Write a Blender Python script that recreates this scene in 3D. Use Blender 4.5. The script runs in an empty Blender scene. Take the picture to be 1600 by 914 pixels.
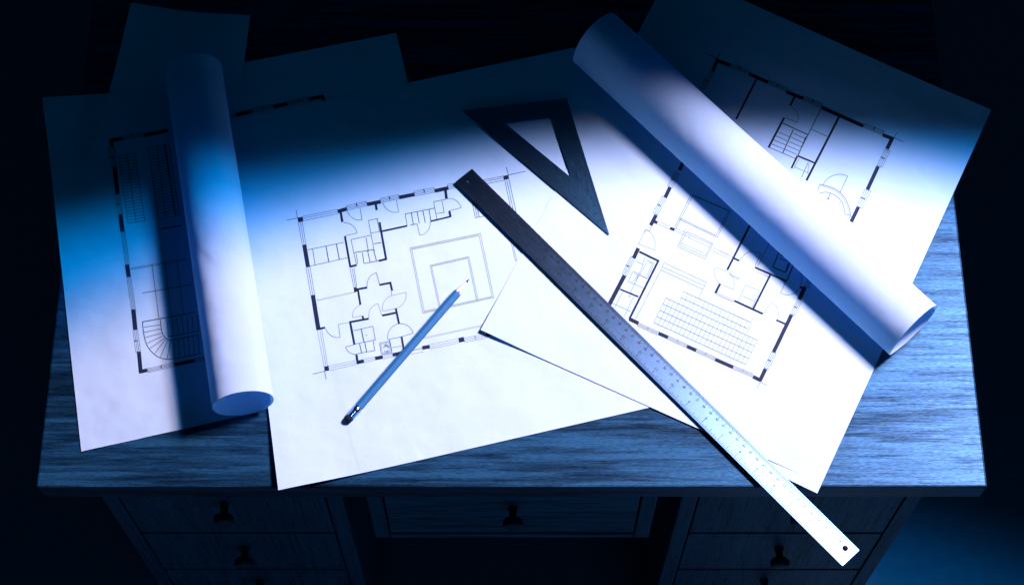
import bpy, bmesh, math, random
from mathutils import Vector
from mathutils.bvhtree import BVHTree
from math import sin, cos, pi, radians as R

random.seed(7)
SC = bpy.context.scene
COL = SC.collection
Z0 = 0.75                       # height of the desk top

# ------------------------------------------------------------------ camera
FPX, CX, CY = 2841.0, 800.0, 457.0          # focal length / principal point, in pixels of a 1600 x 914 frame
TILT = R(24.6)
CAM = Vector((0.0, -0.61, Z0 + 1.823))
cd = bpy.data.cameras.new('camera')
cam = bpy.data.objects.new('camera', cd)
COL.objects.link(cam)
cam.location = CAM
cam.rotation_euler = (TILT, 0, 0)
cd.sensor_width = 36.0
cd.lens = FPX / 1600.0 * 36.0
cd.clip_end = 50
cd.clip_start = 0.05
SC.camera = cam

# ------------------------------------------------------------------ world
W = bpy.data.worlds.new('World')
SC.world = W
W.use_nodes = True
bg = W.node_tree.nodes['Background']
bg.inputs[0].default_value = (0.0, 0.50, 1.0, 1)
bg.inputs[1].default_value = 0.024

# ------------------------------------------------------------------ lamps: one study lamp to the right, out of frame, plus added blue spots and bounce fill
PAPER_RGB = (0.37, 0.66, 0.90)
LAMP = Vector((1.10, 0.70, Z0 + 1.60))
def axis(az, el):
    a, e = R(az), R(el)
    return Vector((cos(e) * cos(a), cos(e) * sin(a), -sin(e)))
def edge_points(d, half):
    """three points on the desk where the shade of the lamp cuts the light off"""
    u = d.cross(Vector((0, 0, 1))).normalized(); v = u.cross(d).normalized()
    out = []
    for k in range(720):
        t = 2 * pi * k / 720
        r_ = d * cos(half) + (u * cos(t) + v * sin(t)) * sin(half)
        if r_.z < -0.05:
            p = LAMP + r_ * ((Z0 - LAMP.z) / r_.z)
            if abs(p.x) < 0.55 and 0.15 < p.y < 0.6: out.append(p)
    out.sort(key=lambda p: p.x)
    return out[0], out[len(out) // 2], out[-1]
def lamp_spots(name, az, el, half, blend, radius, rgb, spread=0.165):
    """a broad source built of seven added spots, their cones cut along one edge, so that shadows are soft but the shade's edge is not"""
    d0 = axis(az, el)
    pts = edge_points(d0, R(half))
    u = d0.cross(Vector((0, 0, 1))).normalized(); v = u.cross(d0).normalized()
    k = [158.0 * c / p for c, p in zip(rgb, PAPER_RGB)]
    m = max(k)
    for i in range(7):
        off = Vector((0, 0, 0)) if i == 0 else (u * cos(i * pi / 3) + v * sin(i * pi / 3)) * spread
        L = LAMP + off
        dirs = [(p - L).normalized() for p in pts]
        # axis n and cosine c with n.d = c for the three edge directions
        n = (dirs[1] - dirs[0]).cross(dirs[2] - dirs[0]).normalized()
        if n.dot(dirs[0]) < 0: n = -n
        ld = bpy.data.lights.new(name, 'SPOT')
        o = bpy.data.objects.new(name, ld)
        COL.objects.link(o)
        o.location = L
        o.rotation_euler = n.to_track_quat('-Z', 'Y').to_euler()
        ld.energy = m / 7
        ld.color = [x / m for x in k]
        ld.spot_size = 2 * math.acos(n.dot(dirs[0]))
        ld.spot_blend = blend
        ld.shadow_soft_size = radius
lamp_spots('blue_tone_spot', -114.8, 32.3, 41.5, 0.05, 0.05, (0.0, 0.56, 1.72), 0.19)  # added blue spots at the study lamp's place, toning penumbrae and dim areas blue
lamp_spots('study_lamp_spot', -130.6, 46.9, 22.75, 0.16, 0.05, (1.56, 1.12, 0.90), 0.13)

ad = bpy.data.lights.new('room_bounce', 'AREA')
ao = bpy.data.objects.new('room_bounce', ad)
COL.objects.link(ao)
ao.location = (0.6, -2.2, 0.9)
ao.rotation_euler = (Vector((0, 0.3, 0.35)) - Vector(ao.location)).to_track_quat('-Z', 'Y').to_euler()
ad.shape = 'RECTANGLE'; ad.size = 2.2; ad.size_y = 1.4
ad.energy = 6.0
ad.color = (0.0, 0.5, 1.0)

vs = SC.view_settings
vs.view_transform = 'Standard'; vs.look = 'None'; vs.exposure = 0; vs.gamma = 1
SC.cycles.max_bounces = 8
SC.cycles.diffuse_bounces = 5

# ------------------------------------------------------------------ helpers
def ray(px, py):
    c, s = cos(TILT), sin(TILT)
    return Vector((px - CX, FPX * s + (CY - py) * c, -FPX * c + (CY - py) * s)).normalized()
def at(px, py, z=0.0):
    """the point at height z above the desk top seen at that spot of the photograph"""
    d = ray(px, py)
    return CAM + d * ((Z0 + z - CAM.z) / d.z)
def link(name, me, mat=None, parent=None, smooth=False):
    o = bpy.data.objects.new(name, me)
    COL.objects.link(o)
    if mat: me.materials.append(mat)
    if parent: o.parent = parent
    if smooth:
        for p in me.polygons: p.use_smooth = True
    return o
def tag(o, label=None, cat=None, group=None, kind=None):
    if label: o['label'] = label
    if cat: o['category'] = cat
    if group: o['group'] = group
    if kind: o['kind'] = kind
    return o
def empty(name, loc=(0, 0, 0)):
    o = bpy.data.objects.new(name, None)
    COL.objects.link(o)
    o.location = loc
    o.empty_display_size = 0.02
    return o
def mesh(verts, faces):
    me = bpy.data.meshes.new('m')
    me.from_pydata([tuple(v) for v in verts], [], faces)
    me.update()
    return me
def box_bm(bm, x0, x1, y0, y1, z0, z1):
    v = [bm.verts.new(p) for p in ((x0,y0,z0),(x1,y0,z0),(x1,y1,z0),(x0,y1,z0),(x0,y0,z1),(x1,y0,z1),(x1,y1,z1),(x0,y1,z1))]
    for f in ((0,3,2,1),(4,5,6,7),(0,1,5,4),(1,2,6,5),(2,3,7,6),(3,0,4,7)):
        bm.faces.new([v[i] for i in f])
def box(name, dims, mat, parent, bevel=0.0015, seg=2):
    bm = bmesh.new()
    box_bm(bm, *dims)
    if bevel:
        bmesh.ops.bevel(bm, geom=bm.edges[:], offset=bevel, segments=seg, affect='EDGES', profile=0.6)
    me = bpy.data.meshes.new('m'); bm.to_mesh(me); bm.free()
    return link(name, me, mat, parent)

# ------------------------------------------------------------------ materials
class NT:
    def __init__(s, name):
        s.m = bpy.data.materials.new(name); s.m.use_nodes = True
        s.t = s.m.node_tree; s.n = s.t.nodes; s.l = s.t.links
        s.b = s.n['Principled BSDF']; s.out = s.n['Material Output']
        s.tc = s.n.new('ShaderNodeTexCoord')
    def map(s, scale, src='Object', rot=(0,0,0)):
        m = s.n.new('ShaderNodeMapping'); m.inputs['Scale'].default_value = scale; m.inputs['Rotation'].default_value = rot
        s.l.new(s.tc.outputs[src], m.inputs[0]); return m.outputs[0]
    def noise(s, vec, scale, detail=4, rough=0.5, dist=0.0):
        n = s.n.new('ShaderNodeTexNoise'); s.l.new(vec, n.inputs['Vector'])
        n.inputs['Scale'].default_value = scale; n.inputs['Detail'].default_value = detail
        n.inputs['Roughness'].default_value = rough; n.inputs['Distortion'].default_value = dist
        return n.outputs['Fac']
    def ramp(s, fac, stops):
        r = s.n.new('ShaderNodeValToRGB'); e = r.color_ramp.elements
        while len(e) < len(stops): e.new(0.5)
        for el, (p, c) in zip(e, stops):
            el.position = p; el.color = (*c, 1) if len(c) == 3 else c
        s.l.new(fac, r.inputs[0]); return r.outputs[0]
    def mix(s, a, b, fac, mode='MIX'):
        m = s.n.new('ShaderNodeMix'); m.data_type = 'RGBA'; m.blend_type = mode
        for sock, v in ((m.inputs[0], fac), (m.inputs[6], a), (m.inputs[7], b)):
            if hasattr(v, 'node'): s.l.new(v, sock)
            else: sock.default_value = v if isinstance(v, (int, float)) else (*v, 1)
        return m.outputs[2]
    def math(s, op, a, b):
        m = s.n.new('ShaderNodeMath'); m.operation = op
        for sock, v in ((m.inputs[0], a), (m.inputs[1], b)):
            if hasattr(v, 'node'): s.l.new(v, sock)
            else: sock.default_value = v
        return m.outputs[0]
    def bump(s, h, strength, dist, prev=None):
        b = s.n.new('ShaderNodeBump'); b.inputs['Strength'].default_value = strength; b.inputs['Distance'].default_value = dist
        s.l.new(h, b.inputs['Height'])
        if prev: s.l.new(prev, b.inputs['Normal'])
        return b.outputs[0]

def paper_material(name, rgb=PAPER_RGB, wave=0.8, through=0.15):
    k = NT(name)
    v = k.map((1, 1, 1))
    mott = k.noise(v, 260, 3, 0.6)
    fib = k.noise(k.map((900, 260, 400)), 1.0, 3, 0.6)
    c = k.mix(tuple(x * 0.90 for x in rgb), tuple(min(1, x * 1.06) for x in rgb), k.math('ADD', k.math('MULTIPLY', mott, 0.5), k.math('MULTIPLY', fib, 0.5)))
    nrm = k.bump(k.noise(k.map((1500, 700, 900)), 1.0, 3, 0.6), 0.5, 0.0004)
    nrm = k.bump(k.noise(v, 17, 2, 0.45), wave, 0.006, nrm)
    nrm = k.bump(k.ramp(k.noise(v, 9, 1, 0.4, 0.6), ((0.46, (0, 0, 0)), (0.50, (1, 1, 1)))), 0.25 * wave, 0.0012, nrm)
    d = k.n.new('ShaderNodeBsdfDiffuse'); d.inputs['Roughness'].default_value = 0.4
    t = k.n.new('ShaderNodeBsdfTranslucent')
    mx = k.n.new('ShaderNodeMixShader'); mx.inputs[0].default_value = through
    tc_ = k.mix(c, (0.45, 0.80, 1.05), 1.0, 'MULTIPLY')
    k.l.new(c, d.inputs['Color']); k.l.new(tc_, t.inputs['Color'])
    for n_ in (d, t):
        k.l.new(nrm, n_.inputs['Normal'])
    k.l.new(d.outputs[0], mx.inputs[1]); k.l.new(t.outputs[0], mx.inputs[2])
    k.l.new(mx.outputs[0], k.out.inputs['Surface'])
    return k.m
PAPER = paper_material('drawing_paper')
PAPER_WAVY = paper_material('cockled_paper', wave=1.0, through=0.28)
PAPER_ROLL = paper_material('rolled_paper', wave=0.5, through=0.30)

def ink(name, a, rough=0.6):
    k = NT(name)
    n = k.noise(k.map((1, 1, 1)), 1200, 2)
    k.l.new(k.ramp(n, ((0.3, tuple(x * 0.85 for x in a)), (0.7, tuple(x * 1.15 for x in a)))), k.b.inputs['Base Color'])
    k.b.inputs['Roughness'].default_value = rough
    k.b.inputs['Specular IOR Level'].default_value = 0.08
    return k.m
INK = {'k': ink('wall_ink', (0.005, 0.016, 0.042)), 'l': ink('line_ink', (0.018, 0.055, 0.08)), 'g': ink('pale_line_ink', (0.10, 0.195, 0.22)), 'b': ink('pale_band_ink', (0.20, 0.35, 0.38))}

def wood(name, rot=0.0, dark=(0.016, 0.03, 0.05), mid=(0.055, 0.10, 0.17), pale=(0.12, 0.21, 0.35), rough=0.5, spec=0.4, seed=0.0, gx=1.0, gy=1.0):
    k = NT(name)
    base = k.n.new('ShaderNodeMapping'); base.inputs['Rotation'].default_value = (0, rot, 0)
    base.inputs['Location'].default_value = (seed, seed * 0.7, seed * 1.3)
    k.l.new(k.tc.outputs['Object'], base.inputs[0])
    def mp(sc):
        m = k.n.new('ShaderNodeMapping'); m.inputs['Scale'].default_value = sc
        k.l.new(base.outputs[0], m.inputs[0]); return m.outputs[0]
    big = k.noise(mp((1.6 * gx, 11 * gy, 11 * gy)), 1.0, 3, 0.5, 1.1)        # broad cathedral bands
    med = k.noise(mp((9 * gx, 170 * gy, 170 * gy)), 1.0, 4, 0.6, 0.5)
    pore = k.noise(mp((26 * gx, 820 * gy, 820 * gy)), 1.0, 2, 0.55, 0.0)       # fine dark dashes
    fine = k.noise(mp((150, 1500, 1500)), 1.0, 2, 0.6)
    f = k.math('ADD', k.math('MULTIPLY', big, 0.36), k.math('MULTIPLY', med, 0.64))
    dash = k.math('ADD', pore, k.math('MULTIPLY', k.math('SUBTRACT', f, 0.5), 0.6))
    pf = k.ramp(dash, ((0.38, (0.52,) * 3), (0.46, (1, 1, 1))))
    ff = k.ramp(fine, ((0.36, (0.55,) * 3), (0.62, (1.2,) * 3)))
    c = k.ramp(f, ((0.40, dark), (0.50, mid), (0.60, pale)))
    c = k.mix(c, pf, 0.85, 'MULTIPLY')
    c = k.mix(c, ff, 0.8, 'MULTIPLY')
    k.l.new(c, k.b.inputs['Base Color'])
    k.b.inputs['Roughness'].default_value = rough
    sp = k.math('MULTIPLY', k.ramp(f, ((0.38, (0.55,) * 3), (0.50, (0.85,) * 3), (0.62, (1.0,) * 3))), pf)
    sp = k.math('MULTIPLY', sp, ff)
    k.l.new(k.math('MULTIPLY', sp, spec), k.b.inputs['Specular IOR Level'])
    k.b.inputs['Specular Tint'].default_value = (0.12, 0.47, 1.0, 1)
    k.l.new(k.bump(dash, 0.15, 0.0005), k.b.inputs['Normal'])
    return k.m
WOOD_TOP = wood('desk_wood_along', dark=(0.0015, 0.011, 0.028), mid=(0.003, 0.025, 0.062), pale=(0.007, 0.052, 0.12), rough=0.385, spec=0.64)
WOOD_H = wood('apron_wood_along', dark=(0.012, 0.045, 0.08), mid=(0.02, 0.075, 0.13), pale=(0.03, 0.10, 0.17), seed=3.1)
WOOD_V = wood('drawer_wood_upright', rot=R(90), dark=(0.014, 0.050, 0.088), mid=(0.017, 0.06, 0.106), pale=(0.020, 0.07, 0.125), seed=1.7, gx=0.8, gy=1.5)

def simple(name, rgb, rough=0.5, metal=0.0, spec=0.5, var=0.15, scale=300):
    k = NT(name)
    n = k.noise(k.map((1, 1, 1)), scale, 3)
    k.l.new(k.ramp(n, ((0.3, tuple(x * (1 - var) for x in rgb)), (0.7, tuple(min(1, x * (1 + var)) for x in rgb)))), k.b.inputs['Base Color'])
    k.b.inputs['Roughness'].default_value = rough
    k.b.inputs['Metallic'].default_value = metal
    k.b.inputs['Specular IOR Level'].default_value = spec
    return k.m
KNOB = simple('knob_paint', (0.006, 0.020, 0.034), 0.5, spec=0.25)
FLOOR = simple('floor_covering', (0.022, 0.082, 0.135), 0.8, spec=0.2, var=0.1, scale=60)

def brushed(name, rgb, rough=0.40, aniso=0.15, rot=0.0):
    k = NT(name)
    uv = k.n.new('ShaderNodeMapping'); uv.inputs['Scale'].default_value = (55, 2600, 1)
    k.l.new(k.tc.outputs['UV'], uv.inputs[0])
    st = k.noise(uv.outputs[0], 1.0, 4, 0.7)
    blot = k.noise(k.map((1, 1, 1)), 60, 3, 0.5)
    c = k.ramp(st, ((0.3, tuple(x * 0.8 for x in rgb)), (0.7, rgb)))
    c = k.mix(c, k.ramp(blot, ((0.3, (0.88, 0.88, 0.88)), (0.65, (1, 1, 1)))), 0.5, 'MULTIPLY')
    gl = k.n.new('ShaderNodeBsdfAnisotropic'); gl.distribution = 'BECKMANN'
    k.l.new(c, gl.inputs['Color'])
    k.l.new(k.ramp(st, ((0.3, (rough * 0.92,) * 3), (0.7, (rough * 1.08,) * 3))), gl.inputs['Roughness'])
    gl.inputs['Anisotropy'].default_value = aniso
    gl.inputs['Rotation'].default_value = rot
    tg = k.n.new('ShaderNodeTangent'); tg.direction_type = 'UV_MAP'; tg.uv_map = 'UVMap'
    k.l.new(tg.outputs[0], gl.inputs['Tangent'])
    df = k.n.new('ShaderNodeBsdfDiffuse'); df.inputs['Color'].default_value = (0.01, 0.02, 0.035, 1)
    mx = k.n.new('ShaderNodeMixShader'); mx.inputs[0].default_value = 0.8
    k.l.new(df.outputs[0], mx.inputs[1]); k.l.new(gl.outputs[0], mx.inputs[2]); k.l.new(mx.outputs[0], k.out.inputs['Surface'])
    return k.m
STEEL = brushed('brushed_steel', (0.088, 0.225, 0.42), rough=0.405)
STEEL_DARK = brushed('brushed_triangle_metal', (0.06, 0.27, 0.52), rough=0.38)
SCALE_INK = ink('etched_scale_ink', (0.004, 0.010, 0.018), 0.5)

# ------------------------------------------------------------------ floor
bm = bmesh.new()
bmesh.ops.create_grid(bm, x_segments=1, y_segments=1, size=4.0)
me = bpy.data.meshes.new('m'); bm.to_mesh(me); bm.free()
fl = link('floor', me, FLOOR)
tag(fl, 'dark smooth floor beneath the desk', kind='structure')

# ------------------------------------------------------------------ the desk
desk = empty('writing_desk', (0, 0.34, 0))
tag(desk, 'dark grained wooden writing desk with drawers under the drawings', 'desk')
def dpart(name, dims, mat, parent=desk, bevel=0.0015):
    d = list(dims); d[2] -= 0.34; d[3] -= 0.34
    return box(name, d, mat, parent, bevel)
dpart('tabletop', (-0.5, 0.5, 0.0, 0.70, Z0 - 0.034, Z0), WOOD_TOP, bevel=0.0022)
YF = 0.012
def knob(cx, cz, parent):
    prof = [(0.0058, 0.0), (0.0046, 0.003), (0.0042, 0.009), (0.0052, 0.0115), (0.0092, 0.0130), (0.0108, 0.0150), (0.0113, 0.0175), (0.0112, 0.0200), (0.0105, 0.0218), (0.0090, 0.0228), (0.006, 0.0236), (0.0, 0.0239)]
    n = 28; vs_ = []; fs = []
    for (r_, d_) in prof:
        for i in range(n):
            a = 2 * pi * i / n
            vs_.append((cx + r_ * cos(a), YF - 0.34 - d_, cz + r_ * sin(a)))
    for j in range(len(prof) - 1):
        for i in range(n):
            fs.append((j*n+i, j*n+(i+1)%n, (j+1)*n+(i+1)%n, (j+1)*n+i))
    return link('knob', mesh(vs_, fs), KNOB, parent, True)
ROWS = [(-0.0365, -0.203), (-0.209, -0.354), (-0.360, -0.505), (-0.511, -0.66)]
for sx in (-1, 1):
    def X(a, b): return (min(sx*a, sx*b), max(sx*a, sx*b))
    a, b = X(0.186, 0.446)
    dpart('pedestal', (a, b, YF + 0.020, 0.62, 0.012, Z0 - 0.036), WOOD_V, bevel=0.001)
    a, b = X(0.430, 0.447); dpart('stile', (a, b, YF, YF + 0.019, 0.0, Z0 - 0.036), WOOD_V)
    a, b = X(0.185, 0.203); dpart('stile', (a, b, YF, YF + 0.019, 0.0, Z0 - 0.036), WOOD_V)
    for i, (zt, zb) in enumerate(ROWS):
        a, b = X(0.2048, 0.4282)
        d = dpart('drawer', (a, b, YF + 0.001, YF + 0.0185, Z0 + zb, Z0 + zt), WOOD_V, bevel=0.0012)
        knob(sx * 0.3165, Z0 + (-0.095, -0.263, -0.403, -0.565)[i], d)
# centre unit
dpart('drawer_case', (-0.158, 0.158, YF + 0.020, 0.60, Z0 - 0.215, Z0 - 0.036), WOOD_H, bevel=0.001)
for s in (-1, 1):
    a, b = sorted((s * 0.159, s * 0.142)); dpart('stile', (a, b, YF, YF + 0.019, Z0 - 0.2205, Z0 - 0.036), WOOD_V)
dpart('rail', (-0.1415, 0.1415, YF, YF + 0.019, Z0 - 0.2205, Z0 - 0.2085), WOOD_H)
d = dpart('drawer', (-0.1400, 0.1400, YF + 0.001, YF + 0.0185, Z0 - 0.203, Z0 - 0.0365), WOOD_H, bevel=0.0012)
knob(0.001, Z0 - 0.108, d)
dpart('back_panel', (-0.44, 0.44, 0.63, 0.645, 0.10, Z0 - 0.036), WOOD_H, bevel=0.001)

# ------------------------------------------------------------------ sheets of paper
TH = 0.00028
def thicken(o, t=TH):
    m = o.modifiers.new('thickness', 'SOLIDIFY'); m.thickness = t; m.offset = -1
    m = o.modifiers.new('crisp_edges', 'EDGE_SPLIT'); m.split_angle = R(35)
def dist2(a, b): return (a[0]-b[0])**2 + (a[1]-b[1])**2
def sheet_mesh(corners, zc, zb, lift=None, falls=0.10, nu=48, nv=56):
    """corners: TL TR BR BL as seen in the photograph; zc: how far each is curled up above the height zb"""
    P = [at(px, py, zb + z) for (px, py), z in zip(corners, zc)]
    vs_, fs = [], []
    for j in range(nv + 1):
        for i in range(nu + 1):
            s, t = i / nu, j / nv
            p = (P[0] * (1-s) + P[1] * s) * (1-t) + (P[3] * (1-s) + P[2] * s) * t
            z = zb
            for c, h in zip(P, zc):
                if h: z += h * math.exp(-dist2(p, c) / falls**2)
            if lift: z += lift(s, t)
            vs_.append((p.x, p.y, Z0 + z))
    for j in range(nv):
        for i in range(nu):
            a = j * (nu+1) + i
            fs.append((a, a + nu + 1, a + nu + 2, a + 1))
    return mesh(vs_, fs)
def sheet(name, me, label, mat=PAPER, cat='sheet', group='loose drawing sheets on the desk'):
    c = sum((v.co for v in me.vertices), Vector()) / len(me.vertices)
    c.z = Z0
    bvh = BVHTree.FromPolygons([v.co.copy() for v in me.vertices], [tuple(p.vertices) for p in me.polygons])
    root = empty(name, c)
    for v in me.vertices: v.co -= c
    o = link('paper', me, mat, root, True)
    if mat is PAPER: thicken(o)
    tag(root, label, cat, group)
    return root, bvh, c

class Print:
    """flat ink lying on a sheet: strokes collected per ink, every point dropped on to the paper"""
    def __init__(s, bvh):
        s.bvh = bvh; s.q = {}
    def drop(s, px, py, lift=0.00012):
        d = ray(px, py)
        h = s.bvh.ray_cast(CAM, d)
        if h[0] is None: return None
        n = h[1] if h[1].z > 0 else -h[1]
        return h[0] + n * lift
    def poly(s, pts, st='k'):
        P = [s.drop(*p) for p in pts]
        if any(p is None for p in P): return
        V, F = s.q.setdefault(st, ([], []))
        b = len(V); V += P; F.append(tuple(range(b, b + len(P))))
    def seg(s, a, b, w=0.9, st='l'):
        dx, dy = b[0]-a[0], b[1]-a[1]; L = math.hypot(dx, dy)
        if L < 1e-6: return
        nx, ny = -dy / L * w / 2, dx / L * w / 2
        n = max(1, int(L / 22))
        lift = 0.00012 if st == 'b' else (0.00016 if st in 'lg' else 0.0002)
        V, F = s.q.setdefault(st, ([], []))
        prev = None
        for i in range(n + 1):
            t = i / n; x, y = a[0] + dx*t, a[1] + dy*t
            p, q = s.drop(x + nx, y + ny, lift), s.drop(x - nx, y - ny, lift)
            if p is None or q is None: prev = None; continue
            V += [p, q]; k = len(V)
            if prev is not None: F.append((prev, prev + 1, k - 1, k - 2))
            prev = k - 2
    def line(s, *pts, w=0.9, st='l', close=False):
        pts = list(pts)
        if close: pts.append(pts[0])
        for a, b in zip(pts, pts[1:]): s.seg(a, b, w, st)
    def wall(s, *pts, w=5.0):
        w *= 1.12
        for i, (a, b) in enumerate(zip(pts, pts[1:])):
            L = math.hypot(b[0]-a[0], b[1]-a[1]); e = w / 2
            ux, uy = (b[0]-a[0]) / L * e, (b[1]-a[1]) / L * e
            a2 = (a[0]-ux, a[1]-uy) if i > 0 else a
            s.seg(a2, b, w, 'k')
    def door(s, h, leaf, end, w=0.8, st='l', hinge_line=True):
        a0 = math.atan2(leaf[1]-h[1], leaf[0]-h[0]); a1 = math.atan2(end[1]-h[1], end[0]-h[0])
        while a1 - a0 > pi: a1 -= 2*pi
        while a1 - a0 < -pi: a1 += 2*pi
        r0 = math.hypot(leaf[0]-h[0], leaf[1]-h[1]); r1 = math.hypot(end[0]-h[0], end[1]-h[1])
        pts = []
        for i in range(11):
            t = i / 10; a = a0 + (a1-a0)*t; r_ = r0 + (r1-r0)*t
            pts.append((h[0] + r_*cos(a), h[1] + r_*sin(a)))
        s.line(*pts, w=w, st=st)
        if hinge_line: s.seg(h, leaf, w, st)
    def window(s, p0, p1, off, n=4, w=0.65, st='l', mid=True, fill=False):
        if fill:
            V = [(p0[0], p0[1]), (p1[0], p1[1]), (p1[0]+off[0], p1[1]+off[1]), (p0[0]+off[0], p0[1]+off[1])]
            s.poly(V, 'b')
        for i in range(n):
            t = i / (n-1) if n > 1 else 0
            s.seg((p0[0]+off[0]*t, p0[1]+off[1]*t), (p1[0]+off[0]*t, p1[1]+off[1]*t), w, st)
        s.seg(p0, (p0[0]+off[0], p0[1]+off[1]), w, st); s.seg(p1, (p1[0]+off[0], p1[1]+off[1]), w, st)
        if mid:
            m = ((p0[0]+p1[0])/2, (p0[1]+p1[1])/2)
            s.seg((m[0]-off[0]*0.1, m[1]-off[1]*0.1), (m[0]+off[0]*0.75, m[1]+off[1]*0.75), 1.7, st)
    def build(s, root, c, name='printed_floor_plan'):
        ob = None
        names = {'k': name + '_walls', 'l': name + '_lines', 'g': name + '_pale_lines', 'b': name + '_pale_bands'}
        for st, (V, F) in s.q.items():
            if not F: continue
            me = mesh([v - c for v in V], F)
            o = link(names[st], me, INK[st], root)
            o['kind'] = 'stuff'

# lowest: sheet at the top left, curling a little along its top edge
me = sheet_mesh([(205, 5), (391, 25), (352, 290), (128, 300)], [0.007, 0.010, 0, 0], 0.0004, falls=0.055)
sB, _, _ = sheet('blank_sheet', me, 'topmost blank sheet in the upper left corner, its top edge curling up', PAPER)
# second: its plan only shows as a strip
me = sheet_mesh([(186, 136), (619, 52), (740, 560), (270, 640)], [0, 0, 0, 0], 0.0008)
sB2, bv, c = sheet('drawing_sheet', me, 'drawing sheet almost hidden behind the curled one, a row of wall marks along its top', PAPER)
P = Print(bv)
P.wall((368.8, 179.6), (394.4, 174), w=5.6); P.wall((426.9, 167.4), (449.4, 162.4), w=5.6); P.wall((482.5, 156.0), (505.4, 150.6), w=5.2)
P.wall((504.0, 150.4), (506.2, 159.2), w=5.2)
P.window((394.6, 169.6), (426, 162.8), (1.2, 6.2)); P.window((450, 158.2), (482, 152.0), (1.2, 6.0)); P.window((350, 181), (368, 177.4), (0.8, 5.6), mid=False)
P.build(sB2, c)

# centre sheet
def liftC(s, t):
    e = 0.0
    return 0.0008 * math.exp(-(s/0.06)**2) * (0.3 + t)
me = sheet_mesh([(362, 188), (1150, 21.5), (1235, 586), (435, 766)], [0, 0, 0, 0.0060], 0.0013, lift=liftC, falls=0.07)
sC, bv, c = sheet('drawing_sheet', me, 'big drawing sheet in the middle with a floor plan, lying under the pencil', PAPER)
P = Print(bv)
P.poly([(464.6, 340.4), (473.1, 338.8), (474.2, 346.2), (466, 347.8)])
P.line((448.1, 344.4), (464.4, 340.9)); P.line((462.5, 328.1), (464.8, 340.4))
P.line((473.1, 338.5), (527.5, 327.5), w=.7); P.line((473.8, 341.5), (528.1, 330.6), w=.7); P.line((474.4, 345), (528.8, 333.8), w=.7)
P.wall((527.6, 330.9), (542, 326.6), w=5.2); P.wall((532, 330), (535, 347.2), w=3.3)
P.line((466, 347.8), (472.3, 381.9), w=.7); P.line((469.4, 347.5), (475, 381.5), w=.7); P.line((472.3, 347.3), (477.9, 381), w=.7)
P.wall((475.4, 382.3), (481.4, 417.6), w=5.8)
P.window((541, 321.9), (572.5, 314.6), (1.3, 7)); P.door((562.5, 325), (565.6, 343.8), (542.3, 328.5))
P.wall((573.8, 319.6), (595, 315.5), w=5.2); P.wall((587, 318), (588.6, 328.6), w=3.2)
P.window((593.7, 310.4), (622.8, 304.4), (1.1, 6.6)); P.door((619.6, 312.8), (622.8, 331.5), (598.1, 317.5))
P.wall((624, 308.8), (648, 304), w=5.2); P.window((646.3, 299.4), (678.1, 293.1), (1.5, 7.5))
P.wall((679.4, 298.6), (700.8, 294), w=5.2); P.wall((695.8, 296), (697.8, 311.2), w=3.8)
P.window((699.1, 288.5), (735, 281), (1.4, 7.5), mid=False)
P.line((677.5, 315.6), (696.3, 311.9)); P.line((677.5, 315.6), (682.5, 341.9)); P.line((690.6, 313.8), (694, 331.9)); P.line((681.3, 334), (695, 331.9))
P.door((701.9, 329.6), (720.6, 325), (698.5, 310.8))
P.wall((702.1, 330), (703.9, 338.8), w=3.2); P.wall((705, 338.4), (672.8, 346), w=2.3)
P.line((632.5, 334.9), (640, 333.3), (678.8, 325.6), w=1.1); P.line((633.1, 335), (636.3, 352.5))
for a, b in (((642.8, 333), (646, 351.3)), ((651.9, 331.9), (655.3, 349.4)), ((661, 330), (664.4, 348.1)), ((670.4, 327.8), (673.1, 344.4))): P.line(a, b, w=1.2)
P.line((641, 352), (652, 350), w=1.1)
P.door((651.6, 350.6), (656.3, 368), (672.3, 346.9))
P.wall((596.3, 361.7), (636.3, 353.1), w=2.5); P.wall((593.1, 347.5), (603.3, 405), (592, 407.8), w=3)
P.line((575.6, 344.8), (591.3, 341.5)); P.line((575.6, 344.8), (585, 394)); P.line((589.4, 342.5), (593, 361.9)); P.line((580, 364.4), (593.8, 361.9)); P.line((584.4, 381), (595.6, 379.4), w=1.2)
P.line((548.5, 374.4), (578.8, 368.1)); P.line((548.5, 374.4), (552.5, 394)); P.line((571.9, 371.3), (575.6, 393), w=1.6, st='g'); P.line((552, 395.2), (585, 390), w=1.2)
P.wall((539, 369.4), (547.5, 417.5), w=2.9); P.wall((546, 416.9), (557.5, 414.3), w=2.9)
P.door((538.8, 368.8), (557.8, 364.4), (536.9, 348.1))
P.line((480.6, 390.6), (537.5, 378.8)); P.line((484.4, 416), (542.5, 403)); P.line((488.5, 389.4), (492.3, 413.8)); P.line((509.4, 384.8), (513.8, 409.4), w=1.4); P.line((525.6, 381.3), (530.3, 405.6), w=1.4)
P.line((553, 395.6), (556.9, 413.8)); P.line((556.9, 396.9), (558.8, 413.1)); P.line((566.3, 395), (568.8, 411.9), w=1.2); P.line((574.4, 391.9), (578.1, 409.4), w=1.2); P.line((583.8, 391.3), (588.1, 406.9), w=1.2); P.line((568.8, 411.9), (592, 407.5), w=1.1)
for a, b in (((478.1, 418.5), (485.6, 461.3)), ((481.3, 418), (488.5, 460.6)), ((484.4, 417), (491.5, 460)), ((546.9, 419.4), (553, 449.4)), ((550, 418.8), (555.6, 448.8)), ((553, 418), (557.5, 448))): P.line(a, b, w=.7)
P.wall((488.9, 461), (497.8, 515.6), w=6); P.wall((499, 513.8), (508, 511.8), w=2.8)
P.poly([(552.5, 449.4), (557.6, 448.6), (558.4, 455), (553.6, 458)])
P.line((495, 469.4), (552.5, 456.9), w=2.4, st='b')
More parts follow.
